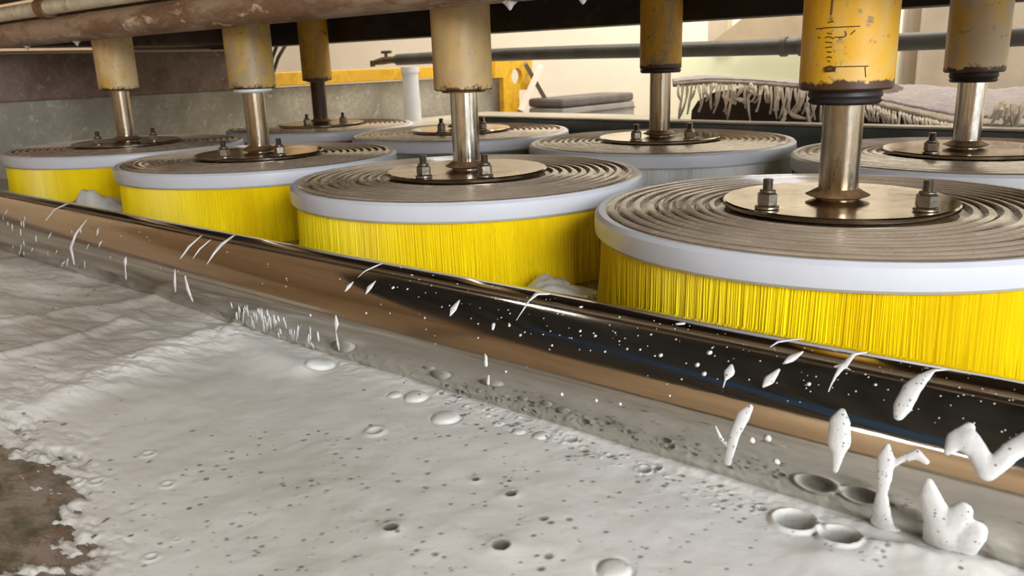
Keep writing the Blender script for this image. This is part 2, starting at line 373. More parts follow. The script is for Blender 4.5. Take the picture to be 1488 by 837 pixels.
# ------------------------------------------------------------------ rotary brushes
PLR, PLZ = 0.46, 0.035
def disc_top():
    """terraces turned into the plate, their groove lines wandering a little"""
    n = 200; gr = []; r = 0.485; q = random.Random(4)
    while r < 0.925: gr.append((r, q.uniform(0, 6.28), q.uniform(0.003, 0.007))); r += q.uniform(0.046, 0.060)
    mb = MB(); vs = []; fs = []; m = 2 + 5 * len(gr) + 1
    for i in range(n):
        a = 2 * math.pi * i / n; row = [(0.0005, 0.0), (0.47, 0.0)]
        for r, ph, am in gr:
            r = r + am * math.sin(3 * a + ph) + 0.5 * am * math.sin(7 * a + 2 * ph)
            row += [(r - 0.002, -0.006), (r + 0.009, -0.006), (r + 0.012, 0.010), (r + 0.028, 0.008), (r + 0.036, 0.006)]
        row.append((0.955, 0.0))
        vs += [(r * math.cos(a), r * math.sin(a), z) for r, z in row]
    for i in range(n):
        k = (i + 1) % n
        for j in range(m - 1): fs.append((i * m + j, k * m + j, k * m + j + 1, i * m + j + 1))
    return mb.add(vs, fs)
def shared(mb, name, mat, smooth=True):
    me = bpy.data.meshes.new(name); me.from_pydata([(x * S, y * S, z * S) for x, y, z in mb.v], [], mb.f); me.update()
    if smooth: me.shade_smooth(); me.set_sharp_from_angle(angle=R(40))
    me.materials.append(M[mat]); return me
me_top = shared(disc_top(), 'grooved_top', 'disc_top')
me_rim = shared(MB().lathe([(0.945, -0.09), (0.945, -0.004), (0.962, 0.002), (0.985, 0.002), (1.0, -0.012), (1.003, -0.05), (1.0, -0.085), (0.988, -0.097), (0.945, -0.09)], 160), 'rim', 'white_plastic')
me_plate = shared(MB().lathe([(0.0005, 0.012), (PLR - 0.012, 0.012), (PLR, 0.016), (PLR, PLZ - 0.006), (PLR - 0.006, PLZ), (0.30, PLZ - 0.004), (0.0005, PLZ)], 96), 'flange_plate', 'plate')
rng = random.Random(5)
def bristle_mesh(name, mat, z1=-0.46):
    mb = MB()
    mb.lathe([(0.90, -0.09), (0.945, -0.12), (0.945, z1)], 120)
    n = 2600
    for i in range(n):
        a = 2 * math.pi * i / n + rng.uniform(-1, 1) * 0.0008
        r0 = 0.962 + rng.uniform(-0.003, 0.003); k = rng.uniform(-0.012, 0.02) + 0.012 * math.sin(a * 9) ; tw = rng.gauss(0, 0.003) + 0.01 * math.sin(a * 5 + 1)
        rr = 0.0075
        vs = []
        for (z, q) in ((-0.092, 0), (-0.25, 0.4), (z1 - rng.uniform(0, 0.03), 1.0)):
            ang = a + tw * q; rad = r0 + k * q * q
            cx, cy = rad * math.cos(ang), rad * math.sin(ang); ta = (-math.sin(ang), math.cos(ang)); no = (math.cos(ang), math.sin(ang))
            vs += [(cx - ta[0] * rr, cy - ta[1] * rr, z), (cx + no[0] * rr * 1.2, cy + no[1] * rr * 1.2, z), (cx + ta[0] * rr, cy + ta[1] * rr, z)]
        mb.add(vs, [(0, 3, 4, 1), (1, 4, 5, 2), (3, 6, 7, 4), (4, 7, 8, 5)])
    return shared(mb, name, mat)
me_br = {'yellow': bristle_mesh('bristles', 'bristle_yellow')}
for k_ in ('magenta', 'white', 'green'):
    m_ = me_br['yellow'].copy(); m_.materials.clear(); m_.materials.append(M['bristle_' + k_]); me_br[k_] = m_
me_washer = shared(MB().lathe(cyl(0.055, 0, 0.014, 0.003), 24), 'washer', 'bolt')
def hexp(r, z0, z1):
    mb = MB(); c = 0.008
    mb.lathe([(0.0005, z0), (r - c, z0), (r, z0 + c), (r, z1 - c), (r - c, z1), (0.0005, z1)], 6); return mb
me_nut = shared(hexp(0.047, 0.014, 0.085).lathe(cyl(0.036, 0.085, 0.10, 0.004), 20), 'nut', 'bolt')
me_stud = shared(MB().lathe([(0.0005, 0.0)] + [(0.024 - (0.003 if i % 2 else 0), 0.09 + i * 0.005) for i in range(13)] + [(0.02, 0.157), (0.0005, 0.158)], 16), 'stud', 'bolt')

def rot_brush(col, key, x, y, label, shaft, bolts, bristle='yellow', shaft_r=0.078, top=0.50):
    t = thing('rotary_brush', label, 'brush', (x, y, 0), 0, 'spinning brushes in two rows')
    put('grooved_top', me_top, t); put('rim', me_rim, t); p = put('flange_plate', me_plate, t)
    b = put('bristles', me_br[bristle], t); b['kind'] = 'stuff'
    b.rotation_euler[2] = rng.uniform(0, 6.28)
    MB().lathe([(0.0005, PLZ), (shaft_r, PLZ), (shaft_r, 0.3), (shaft_r, top), (0.0005, top)], 48).build('shaft', shaft, t, smooth=True)
    MB().lathe([(shaft_r, PLZ + 0.002), (shaft_r + 0.018, PLZ + 0.006), (shaft_r + 0.048, PLZ + 0.018), (shaft_r + 0.02, PLZ + 0.033), (shaft_r, PLZ + 0.045)], 48).build('weld_collar', 'rust', t, smooth=True, sharp=60)
    for (bx, by) in bolts:
        q = on_plane(bx, by, 2, PLZ); a = math.atan2(q[1] - y, q[0] - x)
        rr = min(0.385, max(0.33, math.hypot(q[1] - y, q[0] - x)))
        bo = put('bolt', me_stud, t, (rr * math.cos(a), rr * math.sin(a), PLZ))
        bo.scale = (0.85, 0.85, 0.74); put('washer', me_washer, bo); nu = put('nut', me_nut, bo); nu.rotation_euler[2] = a + bx
    return t
me_br_root = None
BR = [
 ('D', 0, 0, 'nearest and largest spinning brush, at the right, white rim over bright yellow bristles', 'shaft', [(1089, 306), (1347, 306)], 'yellow'),
 ('C', -1, 0, 'front-row yellow brush in the middle of the photo, second nearest the camera', 'shaft_bright', [(588, 263), (722, 264)], 'yellow'),
 ('B', -2, 0, 'front-row yellow brush under the spindle sleeve with the white ring', 'shaft', [(310, 232), (437, 231)], 'yellow'),
 ('A', -3, 0, 'front-row yellow brush at the left edge, farthest of its row', 'shaft', [(118, 215), (215, 205)], 'yellow'),
 ('F', 0, 1, 'back-row brush at the right edge with a bright steel shaft, no bristles showing', 'shaft_bright', [(1330, 226), (1500, 212)], 'green'),
 ('G', -1, 1, 'back-row brush with white bristles behind the gap between the two nearest yellow ones', 'shaft', [(905, 208), (1025, 205)], 'white'),
 ('H', -2, 1, 'back-row brush half hidden behind the shaft of the middle yellow brush', 'shaft', [(613, 197), (702, 189)], 'green'),
 ('I', -3, 1, 'farthest back-row brush, with magenta bristles and a dark rusty shaft', 'shaft_dark', [(517, 180), (420, 188)], 'magenta'),
]
for k, i, j, lab, sh, bl, br in BR:
    rot_brush(None, k, i * SP, j * RB, lab, sh, bl, br)

# ------------------------------------------------------------------ spindle sleeves (bearing housings) above each brush
SL = {
 'D': ('fattest bright yellow sleeve with black scratches above the nearest brush', 'rubber', 0.475, 0.178),
 'C': ('plain faded ochre sleeve above the middle front brush', None, 0.475, 0.165),
 'B': ('mottled ochre sleeve with a white ring under its lower end', 'seal_white', 0.49, 0.165),
 'A': ('pale ochre sleeve above the front brush at the left edge', None, 0.485, 0.165),
 'F': ('chalky yellow sleeve with a thick black ring, at the right edge', 'rubber', 0.475, 0.165),
 'G': ('brown and yellow stained sleeve above the back brush, dark steel lower rim', 'rubber', 0.53, 0.155),
 'H': ('back-row sleeve hidden behind the plain ochre sleeve', None, 0.49, 0.155),
 'I': ('dull mustard sleeve on the far back brush with the dark shaft', None, 0.48, 0.155),
}
for k, i, j, *_ in BR:
    lab, ring, zb, r = SL[k]
    x, y = i * SP, j * RB
    t = thing('spindle_sleeve', lab, 'sleeve', (x, y, zb), 0, 'yellow sleeves over the brushes')
    body = MB().lathe([(0.085, 0.012), (r - 0.01, 0.0), (r, 0.008), (r, 0.3), (r, 1.14 - zb), (0.085, 1.14 - zb)], 64).build('body', M['sleeve_' + ('C' if k == 'H' else k)], t, smooth=True)
    if ring == 'rubber' and k == 'G':
        MB().lathe([(0.082, -0.028), (r - 0.012, -0.028), (r - 0.004, -0.018), (r - 0.004, -0.002), (0.082, 0.0)], 64).build('seal', 'rubber', t, smooth=True)
    elif ring == 'rubber':
        rr = r * 0.72
        MB().lathe([(0.082, -0.058), (rr, -0.056), (rr + 0.012, -0.046), (rr + 0.005, -0.034), (rr + 0.014, -0.022), (rr + 0.008, 0.004), (0.082, 0.004)], 64).build('seal', 'rubber', t, smooth=True)
    elif ring:
        MB().lathe([(0.082, -0.03), (r - 0.04, -0.028), (r - 0.028, -0.018), (r - 0.03, -0.002), (0.082, 0.0)], 64).build('seal', 'seal_white', t, smooth=True)
    else:
        MB().lathe([(0.082, -0.012), (r - 0.045, -0.012), (r - 0.04, 0.004), (0.082, 0.004)], 48).build('seal', 'rust', t, smooth=True)
    if k == 'D':
        sd = t
# worn black markings on the nearest sleeve: a vertical row of ticks, two long scratches and a smudge
def on_sleeve(x, y, r=0.1785, cx=0, cy=0):
    d = ray(x, y); o = CP - np.array([cx, cy, 0]); a = d[0]**2 + d[1]**2; b = o[0]*d[0] + o[1]*d[1]; c = o[0]**2 + o[1]**2 - r*r
    s = b*b - a*c
    return CP + d * ((-b - math.sqrt(max(s, 0))) / a)
marks = [[(1210, 0), (1208, 22)], [(1203, 33), (1211, 31)], [(1186, 42), (1206, 40), (1250, 38)], [(1202, 48), (1209, 49)], [(1199, 55), (1204, 53), (1212, 56)],
         [(1189, 54), (1192, 55)], [(1200, 61), (1209, 62)], [(1200, 69), (1209, 68)], [(1202, 75), (1208, 76)], [(1201, 84), (1205, 82), (1209, 84)], [(1203, 88), (1206, 90)],
         [(1228, 45), (1230, 50), (1227, 54)], [(1213, 54), (1226, 54)], [(1236, 50), (1243, 44)], [(1198, 100), (1206, 97), (1215, 99)], [(1199, 103), (1214, 102)],
         [(1216, 97), (1262, 96)], [(1257, 97), (1258, 112)]]
mb = MB()
for mk in marks:
    w_ = 0.006 if mk[0][0] in (1198, 1199) and mk[0][1] >= 100 else (0.0035 if mk[0] == (1210, 0) else 0.0022)
    pts = []
    for a_, b_ in zip(mk[:-1], mk[1:]):
        for q in np.linspace(0, 1, 5): pts.append(on_sleeve(a_[0] + (b_[0]-a_[0])*q, a_[1] + (b_[1]-a_[1])*q) - np.array([0, 0, SL['D'][2]]))
    pts = [p for n_, p in enumerate(pts) if n_ == 0 or np.linalg.norm(p - pts[n_-1]) > 1e-5]
    mb.tube(pts, w_, 6, flat=1.0)
tag(mb.build('scratch_marks', 'ink', sd), 'black worn ticks and scratches', None)

# ------------------------------------------------------------------ overhead frame
PX0, PX1 = -12.0, 3.5
t = thing('front_frame_pipe', 'rusty grey-brown pipe running along the top above the front brushes', 'pipe', (0, -0.33, 1.0))
MB().tube([(x, 0, 0) for x in np.linspace(PX0, PX1, 24)], 0.108, 28).build('pipe_body', 'rust_pipe', t, smooth=True)
t2 = thing('cream_pipe', 'cream painted water pipe lying over the rusty pipe, upper left', 'pipe', (0, -0.42, 1.18))
MB().tube([(x, 0, 0.0) for x in np.linspace(PX0, PX1, 30)], 0.062, 20).build('pipe_body', 'white_pipe', t2, smooth=True)
q = on_plane(57, 22, 1, -0.48)
MB().lathe([(0.06, -0.07), (0.084, -0.07), (0.09, -0.05), (0.08, 0.0), (0.09, 0.05), (0.084, 0.07), (0.06, 0.07)], 24).build('clamp', 'rust', t2, smooth=True)
cl = C.objects[-1] if False else [o for o in t2.children if o.name.startswith('clamp')][0]
cl.location = (q[0] * S, 0, 0); cl.rotation_euler = (0, R(90), 0)
t = MB().box((-12, 2.42, 0.875), (5, 2.72, 1.5), 0.01).build('rear_beam', 'dark_steel'); tag(t, 'dark brown beam running behind the back row of sleeves', 'beam')
t = MB().box((-12, -0.15, 1.14), (5, 2.42, 1.22)).build('frame_deck', 'deck'); tag(t, 'dark rusty plate overhead that the sleeves hang from', 'plate')
t = MB().box((-12, -0.62, 1.32), (5, -0.15, 1.55), 0.01).build('front_top_beam', 'deck'); tag(t, 'dark brown beam at the very top left above the cream pipe', 'beam')
# white drops of foam hanging under the front pipe
for (dx, dy, lab) in ((45, 69, 'small foam drop under the rusty pipe, farthest left'), (117, 62, 'foam drop under the rusty pipe just left of the pale ochre sleeve'), (747, 6, 'foam drop under the rusty pipe right of the plain ochre sleeve'), (853, 1, 'foam drop at the top edge left of the brown stained sleeve')):
    q = on_plane(dx, dy, 1, -0.30)
    zt = 0.897
    o = MB().lathe([(0.0005, -0.042), (0.008, -0.036), (0.018, -0.02), (0.034, -0.006), (0.046, 0.006), (0.0005, 0.012)], 16).build('foam_drop', 'drip', None, (q[0], -0.33, zt), smooth=True, sharp=180)
    o.scale = (1.2, 0.8, 1.0); tag(o, lab, 'foam drop', 'foam drops under the rusty pipe')

# ------------------------------------------------------------------ background behind the brushes
XE = -9.0
def y_at(x, y, X=XE): return on_plane(x, y, 0, X)
# yellow frame
t = thing('yellow_frame', 'yellow steel frame with a round hole in its post, on the grey far wall', 'frame', (-8.9, 0, 0))
a0, a1 = y_at(385, 110, -8.9)[1], y_at(722, 110, -8.9)[1]
MB().box((-0.15, a0 - 0.3, 0.38), (0.0, a1, 0.565), 0.012).build('crossbar', 'yellow_frame', t)
def pl(pts, X): return [tuple(y_at(x, y, X)[1:]) for x, y in pts]
def plate_with_hole(outer, hole_c, hr, X, th):
    bm = bmesh.new()
    o = [bm.verts.new((X, y, z)) for y, z in outer]
    h = [bm.verts.new((X, hole_c[0] + hr[0] * math.cos(a), hole_c[1] + hr[1] * math.sin(a))) for a in np.linspace(0, 2 * math.pi, 25)[:-1]]
    es = [bm.edges.new((r_[i], r_[(i + 1) % len(r_)])) for r_ in (o, h) for i in range(len(r_))]
    bmesh.ops.triangle_fill(bm, use_beauty=True, edges=es)
    g = bmesh.ops.extrude_face_region(bm, geom=bm.faces[:])
    for q in g['geom']:
        if isinstance(q, bmesh.types.BMVert): q.co.x += th
    bmesh.ops.recalc_face_normals(bm, faces=bm.faces[:])
    bm.verts.index_update()
    mb = MB().add([q.co for q in bm.verts], [[w.index for w in f.verts] for f in bm.faces]); bm.free(); return mb
X8 = -8.88
out = pl([(712, 84), (712, 113), (724, 113), (726, 176), (764, 176), (764, 164), (748, 163), (747, 131), (766, 130), (766, 84)], X8)
hc = y_at(744, 111, X8)
hw = y_at(752, 111, X8)[1] - hc[1]; hh = abs(y_at(744, 123, X8)[2] - hc[2])
plate_with_hole([(y - 0, z) for y, z in out], (hc[1], hc[2]), (hw, hh), 0.0, 0.1).build('post_plate', 'yellow_frame', t, (0.04, 0, 0))
# white pvc standpipe
a, b = y_at(600, 174, -8.5), y_at(597, 97, -8.5)
t = thing('pvc_standpipe', 'pale blue-white plastic standpipe in front of the yellow crossbar', 'pipe', (-8.5, a[1], -0.6))
zt = b[2] + 0.6
MB().lathe([(0.001, 0), (0.135, 0), (0.135, zt - 0.50), (0.125, zt - 0.42), (0.125, zt - 0.1), (0.14, zt - 0.08), (0.14, zt), (0.001, zt)], 32).build('pipe_body', 'pvc', t, smooth=True)
# grey hose high across the back
t = thing('grey_hose', 'long grey pipe crossing the background with a corroded tap at its left end', 'pipe', (0, 4.0, 0.68))
q = on_plane(578, 90, 1, 4.0)
MB().tube([(x, 0, 0.012 * math.sin(x * 0.9)) for x in np.linspace(q[0], 5, 60)], 0.072, 20).build('pipe_body', 'hose', t, smooth=True)
for xx in (1140, 1167):
    q2 = on_plane(xx, 62, 1, 4.0)
    o = MB().lathe([(0.07, -0.03), (0.088, -0.025), (0.088, 0.025), (0.07, 0.03)], 24).build('coupling', 'hose', t, (q2[0], 0, 0.012 * math.sin(q2[0] * 0.9)), smooth=True); o.rotation_euler = (0, R(90), 0)
n = MB().tube([(q[0] + 0.02, 0, 0), (q[0] - 0.12, 0, 0.0), (q[0] - 0.30, 0, -0.01), (q[0] - 0.5, 0, -0.03)], [0.05, 0.045, 0.05, 0.03], 12)
n.tube([(q[0] - 0.22, 0, 0.0), (q[0] - 0.22, 0, 0.10)], 0.022, 8).tube([(q[0] - 0.30, 0, 0.10), (q[0] - 0.12, 0, 0.10)], 0.02, 8).tube([(q[0] - 0.5, 0, 0.0), (q[0] - 0.5, 0, -0.08)], 0.035, 8)
tag(n.build('tap', 'brass', t, smooth=True), 'corroded brass-brown tap', None)
# levers
t = thing('crossed_levers', 'pale and dark flat levers crossing beside the yellow post', 'lever', (-8.6, 0, 0))
def bar(p0, p1, w_, X, mat, nm):
    a = y_at(*p0, X); b = y_at(*p1, X); MB().tube([(X + 8.6, a[1], a[2]), (X + 8.6, b[1], b[2])], w_, 4, flat=1.0).build(nm, mat, t)
bar((786, 96), (756, 162), 0.075, -8.5, 'strap', 'pale_lever')
bar((763, 92), (806, 168), 0.055, -8.62, 'dark_strap', 'dark_lever')
# grey casing on the ledge behind
a = y_at(818, 174, -8.0); b = y_at(922, 174, -8.0); zt = y_at(870, 137, -8.0)[2]; zm = y_at(870, 152, -8.0)[2]
t = thing('motor_casing', 'low grey metal casing with a dark lid behind the tank rim', 'casing', (-8.0, a[1], a[2] - 0.15))
wd_ = b[1] - a[1]
MB().box((-0.8, 0, 0), (0.0, wd_, zm - a[2] + 0.15), 0.03).build('body', 'grey_metal', t)
MB().box((-0.8, -0.02, zm - a[2] + 0.16), (0.02, wd_ - 0.05, zt - a[2] + 0.13), 0.05).build('lid', 'dark_lid', t)
MB().box((0.0, 0.02, 0.22), (0.03, wd_ - 0.02, 0.25)).build('seam', 'dark_lid', t)
# black cords behind the mottled sleeve
t = thing('black_cords', 'two thin black cords hanging beside the sleeve with the white ring', 'cord', (-8.6, 0, 0))
for (x0, x1) in ((404, 393), (417, 397)):
    a = y_at(x0, 62, -8.6); b = y_at(x1, 106, -8.6)
    MB().tube([(0, a[1], a[2]), (0, (a[1] + b[1]) / 2 - 0.03, (a[2] + b[2]) / 2), (0, b[1], b[2])], 0.022, 6).build('cord', 'cord', t, smooth=True)
# panels and weathered wall at the right
def px_box(x0, y0, x1, y1, Y, th, name, mat, label=None, cat=None, structure=False, zb=None):
    a = on_plane(x0, y1, 1, Y); b = on_plane(x1, y0, 1, Y)
    o = MB().box((a[0], Y, a[2] if zb is None else zb), (b[0], Y + th, b[2]), 0.0).build(name, mat)
    if structure: struct(o)
    if label: tag(o, label, cat)
    return o
px_box(985, 68, 1320, 150, 11.0, 0.3, 'wall_panel', 'green_panel', 'pale green wall panel behind the fringed carpet', 'panel', zb=FZ)
px_box(1300, -60, 1700, 200, 9.0, 0.5, 'wall_right', 'beige_wall', structure=True, zb=FZ)
px_box(1303, -40, 1318, 150, 8.8, 0.2, 'timber_post', 'light_strip', 'pale timber post left in front of the beige wall', 'post', zb=FZ)
px_box(1327, -40, 1345, 150, 8.8, 0.2, 'timber_post', 'light_strip', 'pale timber post right in front of the beige wall', 'post', zb=FZ)
px_box(1028, 10, 1058, 66, 10.8, 0.2, 'timber_post', 'light_strip', 'short pale post above the pale green panel, top behind the dark beam', 'post')
def slab(pts, Y, th, name, mat, label, cat):
    P = [on_plane(x, y, 1, Y) for x, y in pts]; n_ = len(P)
    vs = [tuple(p) for p in P] + [(p[0], p[1] + th, p[2]) for p in P]
    fs = [list(range(n_)), list(range(n_, 2 * n_))[::-1]] + [(i, i + n_, (i + 1) % n_ + n_, (i + 1) % n_) for i in range(n_)]
    o = MB().add(vs, fs).build(name, mat); return tag(o, label, cat)
slab([(1034, 62), (1100, 10), (1180, 10), (1180, 60)], 10.6, 0.15, 'leaning_board', 'tan_board', 'tan board with a slanting edge above the grey pipe', 'board')

# ------------------------------------------------------------------ carpet with fringes
rc = random.Random(11)
def carpet():
    t = thing('fringed_carpet', 'wet rolled carpet with cream fringes behind the back brushes', 'carpet', (0, 3.9, 0))
    base = np.array([0, 3.9, 0])
    # edge of the carpet, from the far left to the right where it dips to the rim
    E = [(978, 126), (1030, 122), (1085, 124), (1130, 127), (1190, 132), (1250, 150), (1300, 162), (1350, 174), (1400, 185), (1440, 186), (1500, 187), (1580, 189)]
    B_ = [(978, 118), (1030, 117), (1085, 119), (1130, 122), (1190, 126), (1250, 133), (1300, 132), (1350, 132), (1400, 133), (1440, 134), (1500, 134), (1580, 134)]
    Yf, Yb = 3.75, 6.4
    ef = [on_plane(x, y, 1, Yf) for x, y in E]; eb = [on_plane(x, y, 1, Yb) for x, y in B_]
    def grid(u0, u1, z_off=0.0):
        vs = []; n = 160; m = 24
        for i in range(n + 1):
            u = i / n * (len(ef) - 1); k = min(int(u), len(ef) - 2); fr = u - k
            p = ef[k] * (1 - fr) + ef[k + 1] * fr; q = eb[k] * (1 - fr) + eb[k + 1] * fr
            for j in range(m + 1):
                v = u0 + (u1 - u0) * j / m
                r = p * (1 - v) + q * v
                vs.append((r[0], r[1] - 3.9, r[2] + 0.02 * math.sin(r[0] * 5 + v * 9) * v + rc.uniform(-0.006, 0.006) + z_off))
        fs = [(i * (m + 1) + j, i * (m + 1) + j + 1, (i + 1) * (m + 1) + j + 1, (i + 1) * (m + 1) + j) for i in range(n) for j in range(m)]
        return vs, fs
    vs, fs = grid(0.12, 1.0)
    p_ = MB().add(vs, fs).build('pile', 'pile', t, smooth=True, sharp=80)
    md = p_.modifiers.new('thick', 'SOLIDIFY'); md.thickness = 0.012; md.offset = -1
    vs, fs = grid(0.0, 0.12)
    p_ = MB().add(vs, fs).build('edge_band', 'band', t, smooth=True, sharp=80)
    md = p_.modifiers.new('thick', 'SOLIDIFY'); md.thickness = 0.008; md.offset = -1
    # dark folded body under the raised left part
    out = [(1001, 185), (1003, 160), (1012, 146), (1035, 134), (1075, 128), (1120, 129), (1180, 134), (1215, 150), (1250, 158), (1300, 170), (1350, 182), (1400, 190), (1400, 200), (1001, 200)]
    P = [on_plane(x, y, 1, 3.85) for x, y in out]; n_ = len(P)
    mbk = MB(); vv = []
    for dy, sc_ in ((0.0, 0.985), (0.05, 1.0), (2.2, 1.0)):
        cx = sum(p[0] for p in P) / n_; cz = -0.1
        vv += [(cx + (p[0] - cx) * sc_, p[1] - 3.9 + dy, cz + (p[2] - cz) * sc_) for p in P]
    ff = [list(range(n_))] + [(r_ * n_ + i, (r_ + 1) * n_ + i, (r_ + 1) * n_ + (i + 1) % n_, r_ * n_ + (i + 1) % n_) for r_ in range(2) for i in range(n_)] + [list(range(2 * n_, 3 * n_))[::-1]]
    mbk.add(vv, ff).build('folded_body', 'carpet_back', t, smooth=True, sharp=50)
    # fringe tassels
    fr_ = MB()
    def drop(x, y, ln, sway, w_):
        pts = []
        a = on_plane(x, y, 1, 3.76 - 0.01)
        ph = rc.uniform(0, 6)
        for q in np.linspace(0, 1, 7):
            xx = x + sway * q * q + 0.9 * math.sin(q * 4 + ph); yy = y + ln * q
            pts.append(on_plane(xx, yy, 1, 3.70 - 0.05 * math.sin(q * 3) + rc.uniform(-0.01, 0.01)) - np.array([0, 3.9, 0]))
        r_ = [w_ * (1 - 0.25 * q) * (1 + 0.25 * math.sin(q * 9 + ph)) for q in np.linspace(0, 1, 7)]
        fr_.tube(pts, r_, 6)
    xs = np.array([e[0] for e in E]); ys = np.array([e[1] for e in E])
    x = 985
    while x < 1405:
        y = np.interp(x, xs, ys)
        if x < 1200:
            ln = rc.uniform(18, 44) if rc.random() < 0.8 else rc.uniform(45, 54)
            if x > 1120: ln = rc.uniform(30, 46)
            drop(x, y, ln, rc.uniform(-14, 5), 0.013)
            x += rc.uniform(3, 7)
        else:
            drop(x, y, max(3, min(24, 189 - y)) * rc.uniform(0.85, 1.05), rc.uniform(-3, 9), 0.012)
            x += rc.uniform(3.5, 6)
    for bx, by, ln, sw in ((1052, 138, 12, 18), (1066, 140, 8, 25), (1140, 160, 22, -4), (1150, 165, 8, 24), (1172, 150, 32, 6), (1088, 128, 10, 14), (1092, 122, 10, -8)):
        drop(bx, by, ln, sw, 0.02)
    o = fr_.build('fringe', 'fringe', t, smooth=True); o['kind'] = 'stuff'
    fr2 = MB(); fr_ = fr2
    for k in range(9):
        drop(1450 + k * 5, 150 + rc.uniform(-4, 4), rc.uniform(22, 34), rc.uniform(-18, 6), 0.018)
    fr_.build('loose_fringe', 'fringe', t, smooth=True)['kind'] = 'stuff'
carpet()

# ------------------------------------------------------------------ roller pipe
RP, PZ, PY, PK = 0.225, -0.382, -1.285, 0.02
ax0 = np.array([-14.0, PY + PK * -14.0, PZ]); ax1 = np.array([3.5, PY + PK * 3.5, PZ])
ax = (ax1 - ax0) / np.linalg.norm(ax1 - ax0)
pm = MB(); nseg = 128
side = np.array([-ax[1], ax[0], 0]); upv = np.array([0, 0, 1.0])
vs = []; fs = []
NX = 30
for i in range(NX + 1):
    p = ax0 + (ax1 - ax0) * i / NX
    for k in range(nseg):
        a = 2 * math.pi * k / nseg; vs.append(p + side * math.cos(a) * RP + upv * math.sin(a) * RP)
for i in range(NX):
    for k in range(nseg): fs.append((i * nseg + k, (i + 1) * nseg + k, (i + 1) * nseg + (k + 1) % nseg, i * nseg + (k + 1) % nseg))
pm.add(vs, fs)
o = pm.build('steel_roller', 'chrome', smooth=True, sharp=180)
tag(o, 'long polished steel roller crossing the picture between foam and brushes', 'roller')

# ------------------------------------------------------------------ foam and water
def vnoise(x, y, seed):
    xi = np.floor(x).astype(np.int64); yi = np.floor(y).astype(np.int64); fx = x - xi; fy = y - yi
    fx = fx * fx * (3 - 2 * fx); fy = fy * fy * (3 - 2 * fy)
    def h(a, b):
        n = (a * 374761393 + b * 668265263 + seed * 1442695041) & 0xffffffff
        n = ((n ^ (n >> 13)) * 1274126177) & 0xffffffff
        return ((n ^ (n >> 16)) & 0xffff) / 65535.0
    return (h(xi, yi) * (1 - fx) + h(xi + 1, yi) * fx) * (1 - fy) + (h(xi, yi + 1) * (1 - fx) + h(xi + 1, yi + 1) * fx) * fy - 0.5
def fbm(x, y, seed, o=4, g=0.5):
    r = 0; a = 1
    for i in range(o): r = r + a * vnoise(x, y, seed + i * 7); x = x * 2.03; y = y * 2.03; a *= g
    return r
def seg_dist(X, Y, pts):
    best = np.full(X.shape, 1e9)
    for a, b in zip(pts[:-1], pts[1:]):
        d = (b[0] - a[0], b[1] - a[1]); l = d[0]**2 + d[1]**2 + 1e-12
        t_ = np.clip(((X - a[0]) * d[0] + (Y - a[1]) * d[1]) / l, 0, 1)
        best = np.minimum(best, np.hypot(X - a[0] - t_ * d[0], Y - a[1] - t_ * d[1]))
    return best
FOZ = -0.553
def P2(x, y, z=FOZ): q = on_plane(x, y, 2, z); return (q[0], q[1])
def axis_steps(lo, hi, dense_lo, dense_hi, step, coarse):
    a = [dense_lo]; s_ = step
    mid = list(np.arange(dense_lo, dense_hi, step))
    left = []; x = dense_lo; s_ = step
    while x > lo: s_ = min(coarse, s_ * 1.012); x -= s_; left.append(x)
    right = []; x = dense_hi; s_ = step
    while x < hi: s_ = min(coarse, s_ * 1.05); x += s_; right.append(x)
    return np.array(left[::-1] + mid + right)
def heightmesh(xs, ys, fn, name, mat, attrs):
    X, Y = np.meshgrid(xs, ys, indexing='ij'); Z, at = fn(X, Y)
    n, m = X.shape
    co = np.stack([X, Y, Z], -1).reshape(-1, 3) * S; co[:, 2] += Z0 * S
    idx = np.arange(n * m).reshape(n, m)
    f = np.stack([idx[:-1, :-1], idx[1:, :-1], idx[1:, 1:], idx[:-1, 1:]], -1).reshape(-1, 4)
    me = bpy.data.meshes.new(name); me.vertices.add(n * m); me.vertices.foreach_set('co', co.ravel())
    me.loops.add(f.size); me.loops.foreach_set('vertex_index', f.ravel().astype(np.int32))
    me.polygons.add(len(f)); me.polygons.foreach_set('loop_start', np.arange(0, f.size, 4, dtype=np.int32))
    me.update(calc_edges=True)
    me.shade_smooth()
    for k_, v_ in at.items():
        a = me.attributes.new(k_, 'FLOAT', 'POINT'); a.data.foreach_set('value', v_.ravel().astype(np.float32))
    me.materials.append(M[mat])
    o = bpy.data.objects.new(name, me); C.objects.link(o); return o
rf_ = random.Random(3)
bubbles = []   # (px, py, radius in px, kind)
